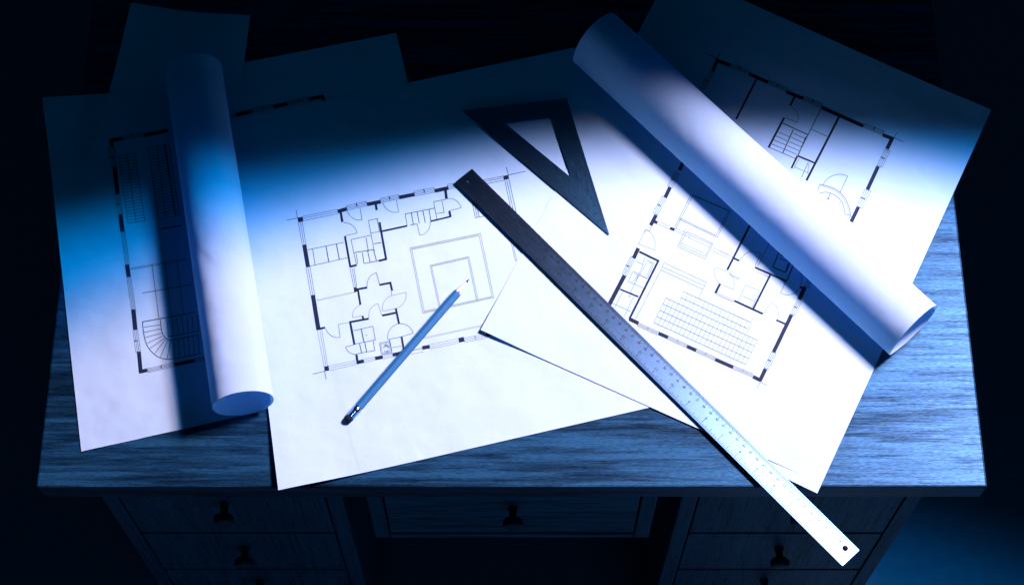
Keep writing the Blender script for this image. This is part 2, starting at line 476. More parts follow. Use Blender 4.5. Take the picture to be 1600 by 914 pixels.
P.wall((557, 452.4), (573.8, 449.3), w=2.8); P.wall((559.2, 452), (563.2, 476.4), w=2.8)
P.door((593.1, 445), (588.1, 426.3), (573.8, 448.1))
P.wall((593, 445.3), (610, 441.9), (612.8, 454.4), w=2.8)
P.door((611.9, 461.9), (634.4, 456.9), (618.8, 481.9), st='g'); P.door((617.5, 482.3), (598.1, 486.3), (611.9, 461.9), st='g'); P.line((611.5, 455), (611.9, 462), st='g')
P.door((566.9, 493.1), (551.3, 496.5), (561.9, 477.5), st='g'); P.door((596.3, 491.9), (590.6, 474.4), (576.3, 496.3), st='g')
P.wall((596.9, 493.1), (619.4, 488.6), w=2.8); P.wall((618.5, 482), (623.6, 506), w=2.8)
P.wall((545.6, 503.5), (576.3, 497.9), w=2.8); P.wall((566.6, 493.8), (567.6, 499), w=2.8); P.wall((547, 502.6), (553.8, 538.1), w=3)
P.door((528.8, 506.9), (531.5, 527.3), (508.8, 513.1)); P.line((528.8, 506.9), (545, 503.8), w=.8, st='g')
P.line((551.9, 516.9), (582.5, 509.8), (586.6, 531), (555, 537.5), w=.9); P.line((564.4, 514.4), (568.8, 534.4), w=1.5); P.line((572, 523), (574, 524.4), w=1.4, st='g')
P.line((561.9, 536.9), (565, 551.3), w=1.2); P.line((570, 535), (573.1, 550), w=1.3); P.line((583.1, 532.5), (585.6, 547.5)); P.line((556.3, 553.1), (585.6, 547.5), w=.9)
P.door((555, 538.1), (540, 541.9), (556.3, 553.5))
P.wall((556.9, 554), (559.2, 568), w=3.1); P.wall((557.6, 566.4), (568.6, 563.9), w=5)
P.poly([(506.3, 572.5), (513.5, 571.5), (514.5, 578.8), (507.3, 580)])
P.line((488.5, 584.4), (507.3, 580)); P.line((507.3, 580), (509.6, 592.5))
for a, b in (((496, 516.3), (506.3, 572.5)), ((499.8, 515.6), (509.4, 571.9)), ((502.8, 515), (511.9, 571.9)), ((513.8, 571.9), (556.3, 563.1)), ((514.4, 575), (556.9, 566.3)), ((515, 579), (557.5, 569)),
             ((568.3, 561), (586, 557.4)), ((568.8, 566.5), (586.7, 562.5)), ((568.6, 563.7), (586.5, 560)), ((598, 555.6), (613.5, 552.3)), ((598.3, 558.3), (613.7, 555)), ((598.6, 561), (614, 557.7))): P.line(a, b, w=.7, st='g')
P.wall((586.3, 560), (598.1, 557.6), w=5); P.wall((613.5, 554.6), (632, 550.6), w=5)
P.line((593.1, 536.3), (608.5, 533.1), (612.5, 551.3), (596, 553.8), w=.8, close=True)
P.line((595, 538), (607, 535.5), (610.3, 549.6), (597.8, 552), w=.7, st='g', close=True)
rr = random.Random(3)
for _ in range(16):
    x, y = rr.uniform(597, 607), rr.uniform(539, 549); P.line((x, y), (x + rr.uniform(-5, 5), y + rr.uniform(-5, 5)), w=.7)
P.door((626.3, 526.3), (645.6, 520.6), (623.5, 505.8)); P.door((626.3, 526.3), (606.3, 530.6), (623.5, 505.8))
P.wall((627.6, 526.5), (631.8, 552), w=2.8); P.line((608.8, 530.6), (612.5, 550)); P.line((612.5, 543), (628.8, 540.6), st='g')
P.wall((660, 543.6), (671.6, 541.3), w=5.2); P.wall((716.9, 531.7), (725.2, 529.8), w=6.6)
for a, b in (((671.5, 538.5), (716.5, 528.8)), ((671.9, 541.9), (716.9, 532.5)), ((672.5, 545), (717.5, 535.6)), ((645, 548), (660, 545)), ((642, 553.4), (661.6, 549.6)), ((630, 551), (660, 543))): P.line(a, b, w=.7, st='g')
P.window((725, 528.1), (759.4, 521.3), (1.2, 7), st='g'); P.wall((759.8, 522.8), (775, 519.6), w=6)
P.line((652, 530.5), (752.5, 508.8), w=2.6, st='b')
P.line((640.6, 387.5), (750.6, 364.8), (771.5, 465), (660.8, 489.6), w=.8, st='g', close=True)
P.line((643.4, 390), (748.6, 368.3), (768.7, 463), (662.9, 486.4), w=.8, st='g', close=True)
P.line((642, 388.8), (749.4, 366.6), w=2.2, st='b'); P.line((662, 488), (770, 464), w=2.2, st='b')
P.line((671.9, 414.6), (732.5, 400.8), (747.0, 469.6), w=.8, st='g'); P.line((671.9, 414.6), (686.6, 483), w=.8, st='g')
P.line((674.4, 416.6), (731.0, 403.6), (744.8, 470), w=.8, st='g'); P.line((674.4, 416.6), (688.5, 482), w=.8, st='g'); P.line((673, 415.6), (732, 402.2), w=2.4, st='b')
P.poly([(786.2, 275.2), (794.4, 273.6), (795.4, 280), (787.3, 281.6)]); P.line((791.3, 261.5), (794.4, 273.8)); P.line((794.4, 273.8), (821.3, 267.9))
for a, b in (((745, 283.6), (786.3, 275.6)), ((745, 287), (786.5, 278.3)), ((746, 290.4), (787.3, 281.9)), ((788.8, 281.9), (812, 392)), ((791.9, 281.9), (815, 388)), ((795, 280), (818, 384))): P.line(a, b, w=.8)
P.line((786, 325), (796.9, 371.3), (805.6, 408.8), st='g'); P.line((790, 329), (799.4, 372.5), (807.8, 408), st='g')
P.line((737.5, 315.6), (760, 311), w=.8); P.line((737.5, 315.6), (742.8, 340.6), (765, 336.3), w=.8); P.line((740.6, 315.5), (745.8, 340), w=.8); P.line((743.2, 314.6), (748.8, 339.4), w=1.5, st='g')
P.build(sC, c)

# small sheet peeping out under the right-hand drawing
me = sheet_mesh([(1345, 470), (1405, 490), (1277, 770.5), (1139, 705)], [0, 0, 0.0020, 0], 0.0005, falls=0.08, nu=24, nv=24)
sE, _, _ = sheet('blank_sheet', me, 'blank sheet of which only one corner shows below the right drawing, beside the steel ruler', PAPER)

# right sheet
def liftD(s, t):
    return 0.0007 * math.exp(-((1-t)/0.05)**2) * (0.5 + 0.5 * sin(5.2 * s + 0.4)) + 0.0008 * math.exp(-((s-0.83)/0.14)**2 - ((1-t)/0.09)**2)
me = sheet_mesh([(1050, -49), (1549, 172), (1283, 755), (751, 515.5)], [0, 0.003, 0.0, 0.0042], 0.0019, lift=liftD, falls=0.045, nu=60, nv=60)
sD, bv, c = sheet('drawing_sheet', me, 'large tilted drawing sheet on the right, its floor plan crossed by the rolled sheet', PAPER)
P = Print(bv)
P.wall((997.3, 388), (990.2, 403.6), w=5.4); P.window((985.6, 400.6), (971.9, 428.8), (6.6, 3.1), n=4)
P.wall((975.6, 431), (952, 476), w=5.8); P.wall((998.8, 393.3), (1028.6, 407.8), (983.3, 498.6), w=3.0); P.wall((983.2, 498.2), (997.6, 505.2), w=5.2)
P.wall((968.8, 451.9), (997.5, 463.8), w=2.3)
P.door((997.5, 381.3), (1022.2, 390.9), (1009.6, 358.7), st='g'); P.line((997.5, 381.3), (1009.6, 358.7), st='g')
for a in ([(1008, 402), (1003.8, 413.8)], [(993.8, 408), (1003.8, 413)], [(1011.9, 406.9), (1022.5, 411.3), (1011.3, 435), (1000, 430), (1011.9, 406.9)], [(1013, 410), (1019.5, 412.6), (1010, 432)],
          [(989.4, 423.8), (1000, 428.8), (991.3, 443.8), (981.3, 440), (989.4, 423.8)], [(991, 427), (996.6, 430), (989, 441)], [(1005, 413.8), (985, 457.5)], [(991.3, 443.8), (1005, 450)], [(1000, 430), (1011, 435.6)],
          [(973, 456), (960, 481)], [(990, 463.8), (975.6, 493.8)], [(954, 472.5), (985.6, 486.9)], [(984.4, 461), (982, 463), (984, 464.6), (985.4, 462)]): P.line(*a, st='g', w=.9)
P.line((1033, 421), (993, 498.8), st='g')
P.line((1037.5, 410.6), (1103.8, 441.3), st='g'); P.line((1034.4, 416.9), (1101.3, 446.9), st='g'); P.line((1032.5, 421.9), (1098, 451.9), st='g'); P.line((1037.5, 410.6), (1032.5, 421.9), st='g'); P.line((1103.8, 441.3), (1091.3, 466.3), st='g')
rows = [((1068, 455.6), (1173.8, 504)), ((1063.8, 465), (1169, 514)), ((1040.6, 465.6), (1183.5, 531.5)), ((1035.6, 475), (1178.8, 540.6)), ((1031.3, 485), (1174, 550)), ((1026.3, 494.4), (1169.4, 560)), ((1021.5, 504), (1165.4, 569.4))]
for i, (a, b) in enumerate(rows): P.line(a, b, w=1.15, st='g')
def lerp(a, b, t): return (a[0] + (b[0]-a[0])*t, a[1] + (b[1]-a[1])*t)
for i in range(17): P.line(lerp(*rows[0], i/16), lerp((1061.5, 475.2), (1166.5, 523.8), i/16), w=.6, st='g')
for i in range(23): P.line(lerp(*rows[2], i/22), lerp(*rows[6], i/22), w=.75, st='g')
for a, b in (((997.8, 504.3), (1028.5, 518)), ((1044.5, 524.7), (1074, 537.7)), ((1088.5, 544.6), (1118, 557.5)), ((1146.5, 571), (1177, 583.7))): P.window(a, b, (-2.2, 5.3), fill=True, st='g')
P.wall((1028.8, 520.6), (1043.6, 527.2), w=5); P.wall((1073.3, 541), (1087.7, 547.4), w=5); P.wall((1117.4, 561.4), (1145.5, 573.7), w=5)
P.wall((1176.4, 588.2), (1188.4, 594.2), w=5); P.wall((1187, 595.5), (1196, 576.5), w=5.4)
P.line((1188, 597), (1198.5, 602), st='g'); P.line((1188, 597), (1183, 606.6), st='g')
P.window((1193.8, 575), (1206, 549.4), (6.9, 2.7)); P.wall((1208.8, 550), (1236.6, 492), w=5.4); P.wall((1213, 500), (1228, 506.6), w=2.6)
P.window((1235, 490.6), (1246.3, 467.5), (6.6, 3)); P.wall((1248.6, 468), (1257.6, 449), w=5.8); P.wall((1249.4, 449), (1258, 450), w=3)
P.window((1256.3, 447.5), (1270, 418), (6.6, 3))
P.door((1228, 440), (1219.4, 457.5), (1248, 452.5)); P.door((1228, 438), (1233, 412.5), (1250, 448.8), hinge_line=False)
P.wall((1179.6, 417.8), (1228.4, 439.4), w=2.7); P.wall((1203.4, 430), (1176.3, 483.8), w=2.9); P.wall((1147.5, 470), (1191.9, 490.4), w=2.9)
P.door((1196.3, 487.5), (1203.8, 471.9), (1215, 498), st='g'); P.line((1192, 490), (1196.3, 487.5), st='g')
P.line((1243.4, 405), (1228.8, 440), w=1.8)
P.line((1219.4, 388.8), (1207.5, 417.5), (1227.5, 426.3), (1238, 402), w=1.7); P.line((1217.5, 403.8), (1233.8, 408.8), w=1.2); P.line((1233.4, 406), (1227.5, 424), w=1.2); P.line((1219.4, 394), (1236, 401)); P.line((1218.5, 398), (1234, 404.6), w=1.4)
P.line((1205, 375), (1183.8, 416)); P.door((1180, 415), (1188.8, 396.3), (1156.3, 407)); P.line((1206, 378), (1212, 386), (1219, 388.8))
P.wall((1177, 342), (1136.3, 422), w=3); P.wall((1146.9, 403.6), (1155, 407.7), w=2.7)
P.door((1136.9, 424.4), (1117.5, 417.5), (1124.4, 443), st='g'); P.door((1124.4, 443), (1145.6, 452.5), (1136.9, 424.4), st='g'); P.wall((1125, 443.6), (1117.8, 458.2), w=3.3)
P.line((1120, 458), (1147.5, 470), w=4, st='b'); P.line((1140, 427.5), (1155, 434.4), w=4, st='b'); P.line((1123.8, 392.5), (1145, 402), w=2.4, st='b'); P.line((1182, 424), (1200, 432), w=4, st='b')
P.line((1118.6, 460), (1146, 472), st='g', w=.7); P.line((1139, 429.4), (1154.4, 436.6), (1155.6, 432.6), st='g', w=.7)
for a in ([(1165, 445.6), (1186.9, 454.4)], [(1165, 445.6), (1153.8, 470)], [(1160, 462.5), (1178.8, 470.6)], [(1186.9, 454.4), (1175, 480)]): P.line(*a, st='g')
P.wall((1069.4, 249), (1061.6, 266.4), w=5.2); P.window((1055, 268.8), (1043, 291), (6.6, 3.4)); P.wall((1047, 293), (1039.4, 308.8), w=5.4)
P.window((1034.4, 306.3), (1020.6, 333), (7, 3.5)); P.wall((1025.2, 336.3), (1016.6, 352.5), w=5.2); P.wall((1022, 346), (1027, 348.6), w=4.2)
P.line((1017.5, 353.8), (1015, 362), (1008.8, 358.8), (1006, 364), st='g', w=1.2); P.wall((1047, 356.5), (1054, 359.6), w=4)
P.line((1026.3, 345.6), (1046.3, 353.8), st='g', w=.7); P.line((1025.6, 349.4), (1046.3, 358), st='g', w=.7); P.line((1055, 357), (1078, 366.5), st='g', w=.7); P.line((1055, 361), (1078, 371), st='g', w=.7)
P.line((1080, 303.8), (1141.3, 330), (1120.6, 371), (1061.3, 343), w=.75); P.line((1082.4, 306), (1138.4, 330), (1118.8, 368), (1062.3, 341), w=.75); P.line((1080, 303.8), (1053.8, 356), w=.75); P.line((1082.4, 306), (1056.2, 357), w=.75)
P.line((1071.3, 358), (1058.8, 385.6), (1101.9, 405), (1114.5, 380.6), (1073, 362), st='g'); P.line((1073.1, 362.5), (1061.9, 383.4), (1102.0, 401), (1111.5, 381.6), st='g', w=.8)
P.line((1076, 367), (1112.8, 382.2), w=3, st='b'); P.line((1074.6, 371.4), (1110, 386.4), st='g', w=.7); P.line((1113.8, 387), (1140, 398), st='g', w=.7); P.line((1111, 391), (1140, 404), st='g', w=.7); P.line((1063.5, 380), (1103, 397), st='g', w=.7)
# beyond the roll
P.wall((1118.5, 94.2), (1140, 102.6), w=5.2); P.wall((1121.3, 93), (1113.3, 112.4), w=5.2)
P.line((1101.9, 83.5), (1120.6, 91.9)); P.line((1124.4, 83.8), (1121.3, 91.9))
P.window((1141.6, 99.6), (1172.5, 111.4), (-2.4, 5.6)); P.wall((1170.4, 116), (1199.4, 129), w=5); P.wall((1182.2, 124), (1150, 187), w=2.7)
P.window((1201.3, 125.4), (1231, 138.2), (-2.4, 5.8)); P.wall((1228.6, 143.8), (1255.2, 154.6), w=5); P.wall((1241.4, 152), (1234.8, 165.8), w=3)
P.door((1228, 185), (1245.6, 191.9), (1236.9, 167.5)); P.window((1108.6, 111.6), (1094, 138.5), (6.8, 3.2))
P.wall((1284.2, 168.6), (1349, 197.4), w=5.2); P.wall((1311, 183), (1260, 282.4), w=3.2); P.wall((1246.3, 243.8), (1273.4, 255.2), w=2.3); P.wall((1246, 244), (1236.6, 263.2), w=2.7)
P.line((1285, 166.3), (1246.5, 243), w=1.3); P.line((1259.5, 213.6), (1247.6, 242), w=1.4)
P.wall((1225.3, 184.4), (1200.8, 231), w=3.0)
P.window((1255.8, 150.6), (1285.6, 162.6), (-2.5, 6)); P.line((1223, 193), (1261.9, 210.8), w=1.6); P.line((1239.4, 203), (1223, 239.6), w=1.6)
for a, b in (((290, 375), (430, 435)), ((262, 425), (400, 485)), ((235, 475), (380, 535)), ((208, 525), (355, 585)), ((175, 565), (500, 705)), ((475, 390), (630, 460)), ((450, 440), (600, 510)), ((425, 495), (575, 560)), ((400, 545), (550, 608)), ((370, 590), (520, 655))):
    P.line((1180 + a[0]/8, 160 + a[1]/8), (1180 + b[0]/8, 160 + b[1]/8), w=.9)
P.line((1268, 202.5), (1292.5, 213.8)); P.line((1248.8, 247.5), (1240, 264.4), st='g'); P.line((1262.5, 254.4), (1252.5, 277), st='g', w=1.3); P.line((1241.9, 261.3), (1263, 270.8), st='g'); P.line((1264, 255), (1262, 272), st='g')
P.window((1351.9, 193.2), (1381.3, 205.2), (-2.5, 6)); P.wall((1379, 211), (1396.6, 218), w=5); P.wall((1394.6, 215.4), (1385.8, 233.2), w=5.4)
P.line((1401, 208), (1397, 215.6)); P.line((1397, 215.6), (1411.3, 222.3)); P.window((1383, 233.4), (1370.4, 258.8), (7.6, 3.2)); P.wall((1372, 260.4), (1355.4, 296.4), w=5.4)
P.window((1351.9, 295.6), (1338.8, 322.5), (8.6, 3.4)); P.wall((1341.4, 323.2), (1330, 347), w=5.4)
P.door((1312.3, 301.3), (1324.4, 275.6), (1285.6, 289.5))
def curve(pts, n=4):
    out = []
    for i in range(len(pts)-1):
        p0 = pts[max(0, i-1)]; p1 = pts[i]; p2 = pts[i+1]; p3 = pts[min(len(pts)-1, i+2)]
        for k in range(n):
            t = k / n
            out.append(tuple(0.5*((2*b) + (-a+c_)*t + (2*a-5*b+4*c_-d_)*t*t + (-a+3*b-3*c_+d_)*t**3) for a, b, c_, d_ in zip(p0, p1, p2, p3)))
    return out + [pts[-1]]
P.line(*curve([(1280, 288), (1296, 292), (1310, 299), (1320, 310), (1327, 325), (1329.4, 340)]), w=1.0); P.line(*curve([(1281, 290.4), (1295, 294), (1308.4, 300.8), (1318, 311.4), (1325, 326), (1328, 342)]), w=.8, st='g')
P.line(*curve([(1281, 302), (1290, 300.6), (1300, 303), (1310, 309.4), (1317.5, 320), (1320.6, 335), (1327.5, 335.6)]), w=1.5, st='g'); P.line((1280.6, 290), (1277.8, 298), w=1.3, st='g')
P.line((1297.5, 303), (1294.4, 309), w=1.6, st='g'); P.line((1294.6, 309.4), (1293.2, 312), w=2.4); P.line((1313, 315), (1309.4, 325), w=2.6, st='b')
P.build(sD, c)

# left sheet: its right side is curled up into a roll
eA = R(101.35)
EV = Vector((cos(eA), sin(eA), 0)); EU = Vector((sin(eA), -cos(eA), 0))
OA = at(127, 705, 0.0015)
RA, U0 = 0.0335, 0.1775
def curl_uv():
    us = [U0 * i / 40 for i in range(41)]
    prof = [(u, 0.0) for u in us]
    n = 88
    for i in range(1, n + 1):
        th = R(430) * i / n
        r_ = RA - 0.0026 * (i / n)
        prof.append((U0 + r_ * sin(th), RA - r_ * cos(th)))
    return prof
prof = curl_uv()
NV = 60
vs_, fs = [], []
for j in range(NV + 1):
    t = j / NV
    for k_, (u, z) in enumerate(prof):
        uu = min(u, U0) if k_ <= 40 else U0
        v0, v1 = 0.036 * uu, 0.4385 - 0.085 * uu
        v = v0 + (v1 - v0) * t
        p = OA + EU * u + EV * v
        zz = z
        if k_ <= 40:
            zz += 0.005 * math.exp(-((u)**2 + (v - v1)**2) / 0.05**2)
            zz += 0.0006 * sin(u * 95 + v * 21) * sin(v * 60 + 1.3) * math.exp(-((u - 0.09) / 0.09)**2) * 0.5
        vs_.append((p.x, p.y, Z0 + 0.0015 + zz))
m_ = len(prof)
for j in range(NV):
    for i in range(m_ - 1):
        a = j * m_ + i
        fs.append((a, a + 1, a + m_ + 1, a + m_))
flat = [f for f in fs if f[0] % m_ < 39]
bvA = BVHTree.FromPolygons([Vector(v) for v in vs_], flat)
meA = mesh(vs_, fs)
sA, _, c = sheet('drawing_sheet', meA, 'leftmost drawing sheet with a winding staircase, its right side curled up into a roll', PAPER_WAVY)
def paper_rim(ring, mid, parent, c, t=0.0007):
    '''the cut edge of the wound layers at one end of a roll'''
    V, F = [], []
    for p in ring:
        q = p + (mid - p).normalized() * t * 1.3
        V += [p - c, q - c]
    for i in range(len(ring) - 1): F.append((2*i, 2*i+1, 2*i+3, 2*i+2))
    return link('cut_edge', mesh(V, F), PAPER_WAVY, parent)
for j_ in (0, NV):
    t_ = 0.0002 * (1 if j_ else -1)
    ring = [Vector(vs_[j_ * m_ + i]) + EV * t_ for i in range(38, m_ - 16)]
    vm = 0.036 * U0 if j_ == 0 else 0.4385 - 0.085 * U0
    mid = OA + EU * U0 + EV * vm; mid.z = Z0 + 0.0015 + RA
    paper_rim(ring, mid, sA, c)
P = Print(bvA)
P.wall((170.6, 220.4), (190.6, 216.8), w=5); P.wall((173.4, 219), (175, 230.4), w=5.2); P.wall((224.4, 212), (262, 204.4), w=5.2)
P.window((190.8, 213.2), (224, 207), (1, 6)); P.window((170.6, 231), (174.4, 261.4), (7.8, -1)); P.wall((179.2, 261.6), (183.6, 303), w=6)
P.window((179.5, 304), (184.8, 335.4), (7.2, -1)); P.wall((188, 335.6), (191.6, 361.8), w=6.2); P.window((189, 362.4), (196, 414), (6.2, -.6), mid=False)
P.wall((198.6, 413.8), (201.2, 432.8), w=6.2); P.window((198, 433), (205.4, 484), (6.4, -.6), mid=False); P.wall((208.4, 483.8), (211.6, 515), w=6.2)
P.window((207.6, 515.6), (212.2, 550), (7.4, -.9)); P.wall((217, 549.6), (220.2, 583), w=5.6); P.wall((218, 581), (230, 578.2), w=5)
P.window((230.5, 576), (272.5, 566), (1, 6.2)); P.wall((272.5, 569.6), (304, 563.4), w=5); P.window((304, 560.4), (318, 557.5), (1, 5.6), mid=False)
def ladder(tl, tr, br, bl, n, w=.8):
    P.line(tl, tr, br, bl, w=w, close=True)
    for i in range(1, n): P.line(lerp(tl, bl, i/n), lerp(tr, br, i/n), w=.7)
ladder((185.6, 244), (211.3, 240.6), (226.3, 345), (200, 349.4), 22); P.line((198.6, 242.4), (212.6, 347), w=1)
ladder((231.3, 231.9), (263.4, 225.4), (281, 337), (247.5, 343), 24); P.line((245, 229), (259, 341), w=1); P.line((257.5, 227), (274.4, 338.8), w=2.2)
P.line((251.9, 358), (283.8, 352.5), w=2.2); 
P.line((203.8, 419.4), (291, 404.4), w=.7); P.line((203.8, 421.4), (291, 406.4), w=.7); P.line((237.5, 413.8), (248, 496)); P.line((256.9, 410.6), (268, 495)); P.line((276.3, 407.5), (286.9, 490))
P.line((223, 458), (298, 445), w=1.5, st='g'); P.line((222.5, 503), (304.4, 488), w=1.5)
P.line(*curve([(222.5, 503), (225, 523.8), (230, 540), (240, 552.5), (251.3, 559.4), (262.5, 561.3), (275, 560), (313.8, 551.9)]), w=1.3)
P.line(*curve([(250.6, 499.4), (252.5, 516.3), (256.3, 525), (261.9, 530), (268.8, 531.3), (310, 523)]), w=1.3); P.line((263, 526.3), (310, 517.5), w=1.1)
for a, b in (((600, 170), (800, 140)), ((600, 235), (810, 190)), ((620, 298), (820, 245)), ((640, 370), (835, 280)), ((675, 435), (860, 305)), ((735, 495), (875, 315)), ((805, 545), (900, 325)), ((890, 560), (935, 330))):
    P.line((150 + a[0]/8, 490 + a[1]/8), (150 + b[0]/8, 490 + b[1]/8), w=.9)
for i in range(7):
    x = 885 + 63 * i; P.line((150 + x/8, 490 + (62 - 8*i)/8), (150 + (x+22)/8, 490 + (290 - 11*i)/8), w=.9)
for i in range(6):
    x = 970 + 62 * i; P.line((150 + x/8, 490 + (325 - 11*i)/8), (150 + (x+14)/8, 490 + (556 - 12*i)/8), w=.9)
P.build(sA, c)

# the rolled sheet across the right-hand drawing
A0, A1 = at(934, 53, 0.038), at(1433, 509, 0.038)
d_ = (A1 - A0); d_.z = 0
LR = d_.length; ED = d_.normalized(); EN = Vector((ED.y, -ED.x, 0))        # EN points to the lower left
if EN.y > 0: EN = -EN
RR = 0.0330
def drop_profile(k):
    """a loose roll: round on top, drawn to a soft point at the lower left where the sheet closes"""
    th = R(-62) + R(424) * k
    r_ = RR - 0.0014 * k
    a = ((th + pi) % (2*pi)) - pi
    tip = R(207)
    da = ((th - tip + pi) % (2*pi)) - pi
    r_ *= 1 + 0.235 * math.exp(-(abs(da) / 0.42)**1.5) - 0.02 * math.exp(-((da + 1.1)/0.5)**2)
    x, z = r_ * cos(th), r_ * sin(th)           # x>0 is the upper right side
    return x, max(z, -RR * 0.985 + 0.0006 * k)
NP, NL = 110, 24
vs_, fs = [], []
for j in range(NL + 1):
    base = A0 + ED * (LR * j / NL); base.z = Z0 + 0.0026 + RR
    for i in range(NP + 1):
        x, z = drop_profile(i / NP)
        p = base - EN * (x - 0.0022)
        sk = 0.003 * sin(i / NP * 5) if False else 0
        vs_.append((p.x, p.y, base.z + z))
for j in range(NL):
    for i in range(NP):
        a = j * (NP+1) + i
        fs.append((a, a + NP + 1, a + NP + 2, a + 1))
me = mesh(vs_, fs)
root, _, cR = sheet('rolled_sheet', me, 'loose roll of white paper lying diagonally across the right drawing', PAPER_ROLL, 'paper roll', None)

for j_ in (0, NL):
    sgn = 1 if j_ else -1
    ring = [Vector(vs_[j_ * (NP+1) + i]) + ED * (0.0002 * sgn) for i in range(0, NP - 16)]
    mid = A0 + ED * (LR * j_ / NL); mid.z = Z0 + 0.0026 + RR
    paper_rim(ring, mid, root, cR)
# ------------------------------------------------------------------ flat metal tools
def plate(name, outline, holes, z, th, mat, parent, c, udir, bev=0.0):
    """a flat plate with real holes; outline and holes are lists of plan points"""
    bm = bmesh.new()
    edges = []
    for loop in [outline] + holes:
        v = [bm.verts.new((p[0]-c[0], p[1]-c[1], z - c[2])) for p in loop]
        for a, b in zip(v, v[1:] + v[:1]): edges.append(bm.edges.new((a, b)))
    bmesh.ops.triangle_fill(bm, use_beauty=True, use_dissolve=False, edges=edges, normal=(0, 0, 1))
    bm.normal_update()
    for f in bm.faces:
        if f.normal.z < 0: f.normal_flip()
    r_ = bmesh.ops.extrude_face_region(bm, geom=bm.faces[:])
    vv = [g for g in r_['geom'] if isinstance(g, bmesh.types.BMVert)]
    bmesh.ops.translate(bm, verts=vv, vec=(0, 0, th))
    bmesh.ops.recalc_face_normals(bm, faces=bm.faces[:])
    uvl = bm.loops.layers.uv.new('UVMap')
    vd = (-udir[1], udir[0])
    for f in bm.faces:
        for l in f.loops:
            x, y = l.vert.co.x, l.vert.co.y
            l[uvl].uv = (x*udir[0] + y*udir[1], x*vd[0] + y*vd[1])
    me = bpy.data.meshes.new('m'); bm.to_mesh(me); bm.free()
    return link(name, me, mat, parent)
GL = {'0': [[(0,.2),(0,.8),(.3,1),(.6,.8),(.6,.2),(.3,0),(0,.2)]], '1': [[(.1,.8),(.35,1),(.35,0)]], '2': [[(0,.8),(.3,1),(.6,.8),(.6,.6),(0,0),(.6,0)]],
      '3': [[(0,.85),(.3,1),(.6,.8),(.3,.55),(.6,.25),(.3,0),(0,.15)]], '4': [[(.45,0),(.45,1),(0,.3),(.6,.3)]], '5': [[(.6,1),(.05,1),(0,.55),(.4,.6),(.6,.3),(.35,0),(0,.1)]],
      '6': [[(.55,.95),(.2,.8),(0,.35),(.3,0),(.6,.3),(.3,.55),(.05,.4)]], '7': [[(0,1),(.6,1),(.2,0)]], '8': [[(.3,.55),(0,.8),(.3,1),(.6,.8),(.3,.55),(0,.25),(.3,0),(.6,.25),(.3,.55)]], '9': [[(.05,.05),(.4,.2),(.6,.65),(.3,1),(0,.7),(.3,.45),(.55,.6)]]}
class Marks:
    def __init__(s, O, ux, uy, z, c): s.O, s.ux, s.uy, s.z, s.c, s.V, s.F = O, ux, uy, z, c, [], []
    def seg(s, a, b, w):
        d = Vector((b[0]-a[0], b[1]-a[1])); L = d.length
        if L < 1e-9: return
        n = Vector((-d.y, d.x)) / L * w / 2
        k = len(s.V)
        for p in ((a[0]+n.x, a[1]+n.y), (a[0]-n.x, a[1]-n.y), (b[0]-n.x, b[1]-n.y), (b[0]+n.x, b[1]+n.y)):
            q = s.O + s.ux * p[0] + s.uy * p[1]
            s.V.append((q.x - s.c.x, q.y - s.c.y, s.z - s.c.z))
        s.F.append((k, k+1, k+2, k+3))
    def text(s, txt, x, y, h, w, flip=1):
        """digits standing with their feet towards smaller y (flip=1), reading along +x; flip=-1 turns them round"""
        adv = h * 0.82
        x0 = -adv * len(txt) / 2 + h * 0.11
        for i, ch in enumerate(txt):
            for st in GL[ch]:
                P_ = [(x + flip * (x0 + adv*i + px*h), y + flip * (py*h - h/2)) for px, py in st]
                for a, b in zip(P_, P_[1:]): s.seg(a, b, w)
    def build(s, name, parent):
        o = link(name, mesh(s.V, s.F), SCALE_INK, parent); o['kind'] = 'stuff'; return o

# steel ruler
zr, tr = Z0 + 0.0052, 0.0012
a = at(724.5, 274.5, 0.0059); b = at(1329.6, 871.5, 0.0059)
ux = (b - a); ux.z = 0; RL = ux.length; ux.normalize(); uy = Vector((-ux.y, ux.x, 0))          # uy: towards the upper right
RW = 0.0252
def rp(x, y): return a + ux * x + uy * y
def disc(x, y, r_, n=24): return [rp(x + r_*cos(2*pi*i/n), y + r_*sin(2*pi*i/n)) for i in range(n)]
def rcorner(x, y, sx, sy, r_=0.0006): return [(x - sx*r_, y), (x, y - sy*r_)]
c = Vector(((a.x+b.x)/2, (a.y+b.y)/2, zr))
ruler = empty('steel_ruler', c)
tag(ruler, 'long brushed steel ruler lying diagonally from the floor plan out over the desk front', 'ruler')
outl = [rp(x, y) for x, y in ((0.0007, -RW/2), (RL-0.0007, -RW/2), (RL, -RW/2+0.0007), (RL, RW/2-0.0007), (RL-0.0007, RW/2), (0.0007, RW/2), (0, RW/2-0.0007), (0, -RW/2+0.0007))]
plate('blade', outl, [disc(0.0092, 0.0006, 0.0030), disc(RL - 0.0112, 0.0030, 0.0030)], zr, tr, STEEL, ruler, c, (ux.x, ux.y))
M = Marks(a, ux, uy, zr + tr + 0.00006, c)
mm0 = (RL - 0.600) / 2 + 0.0005
for i in range(0, 600):
    L = 0.0056 if i % 10 == 0 else (0.0044 if i % 5 == 0 else 0.0032)
    M.seg((mm0 + i*0.001, RW/2 - 0.0004), (mm0 + i*0.001, RW/2 - 0.0004 - L), 0.00046)
    if i % 10 == 0 and 0 < i < 595: M.text(str(i // 10), mm0 + i*0.001, RW/2 - 0.0078, 0.0023, 0.00048, 1)
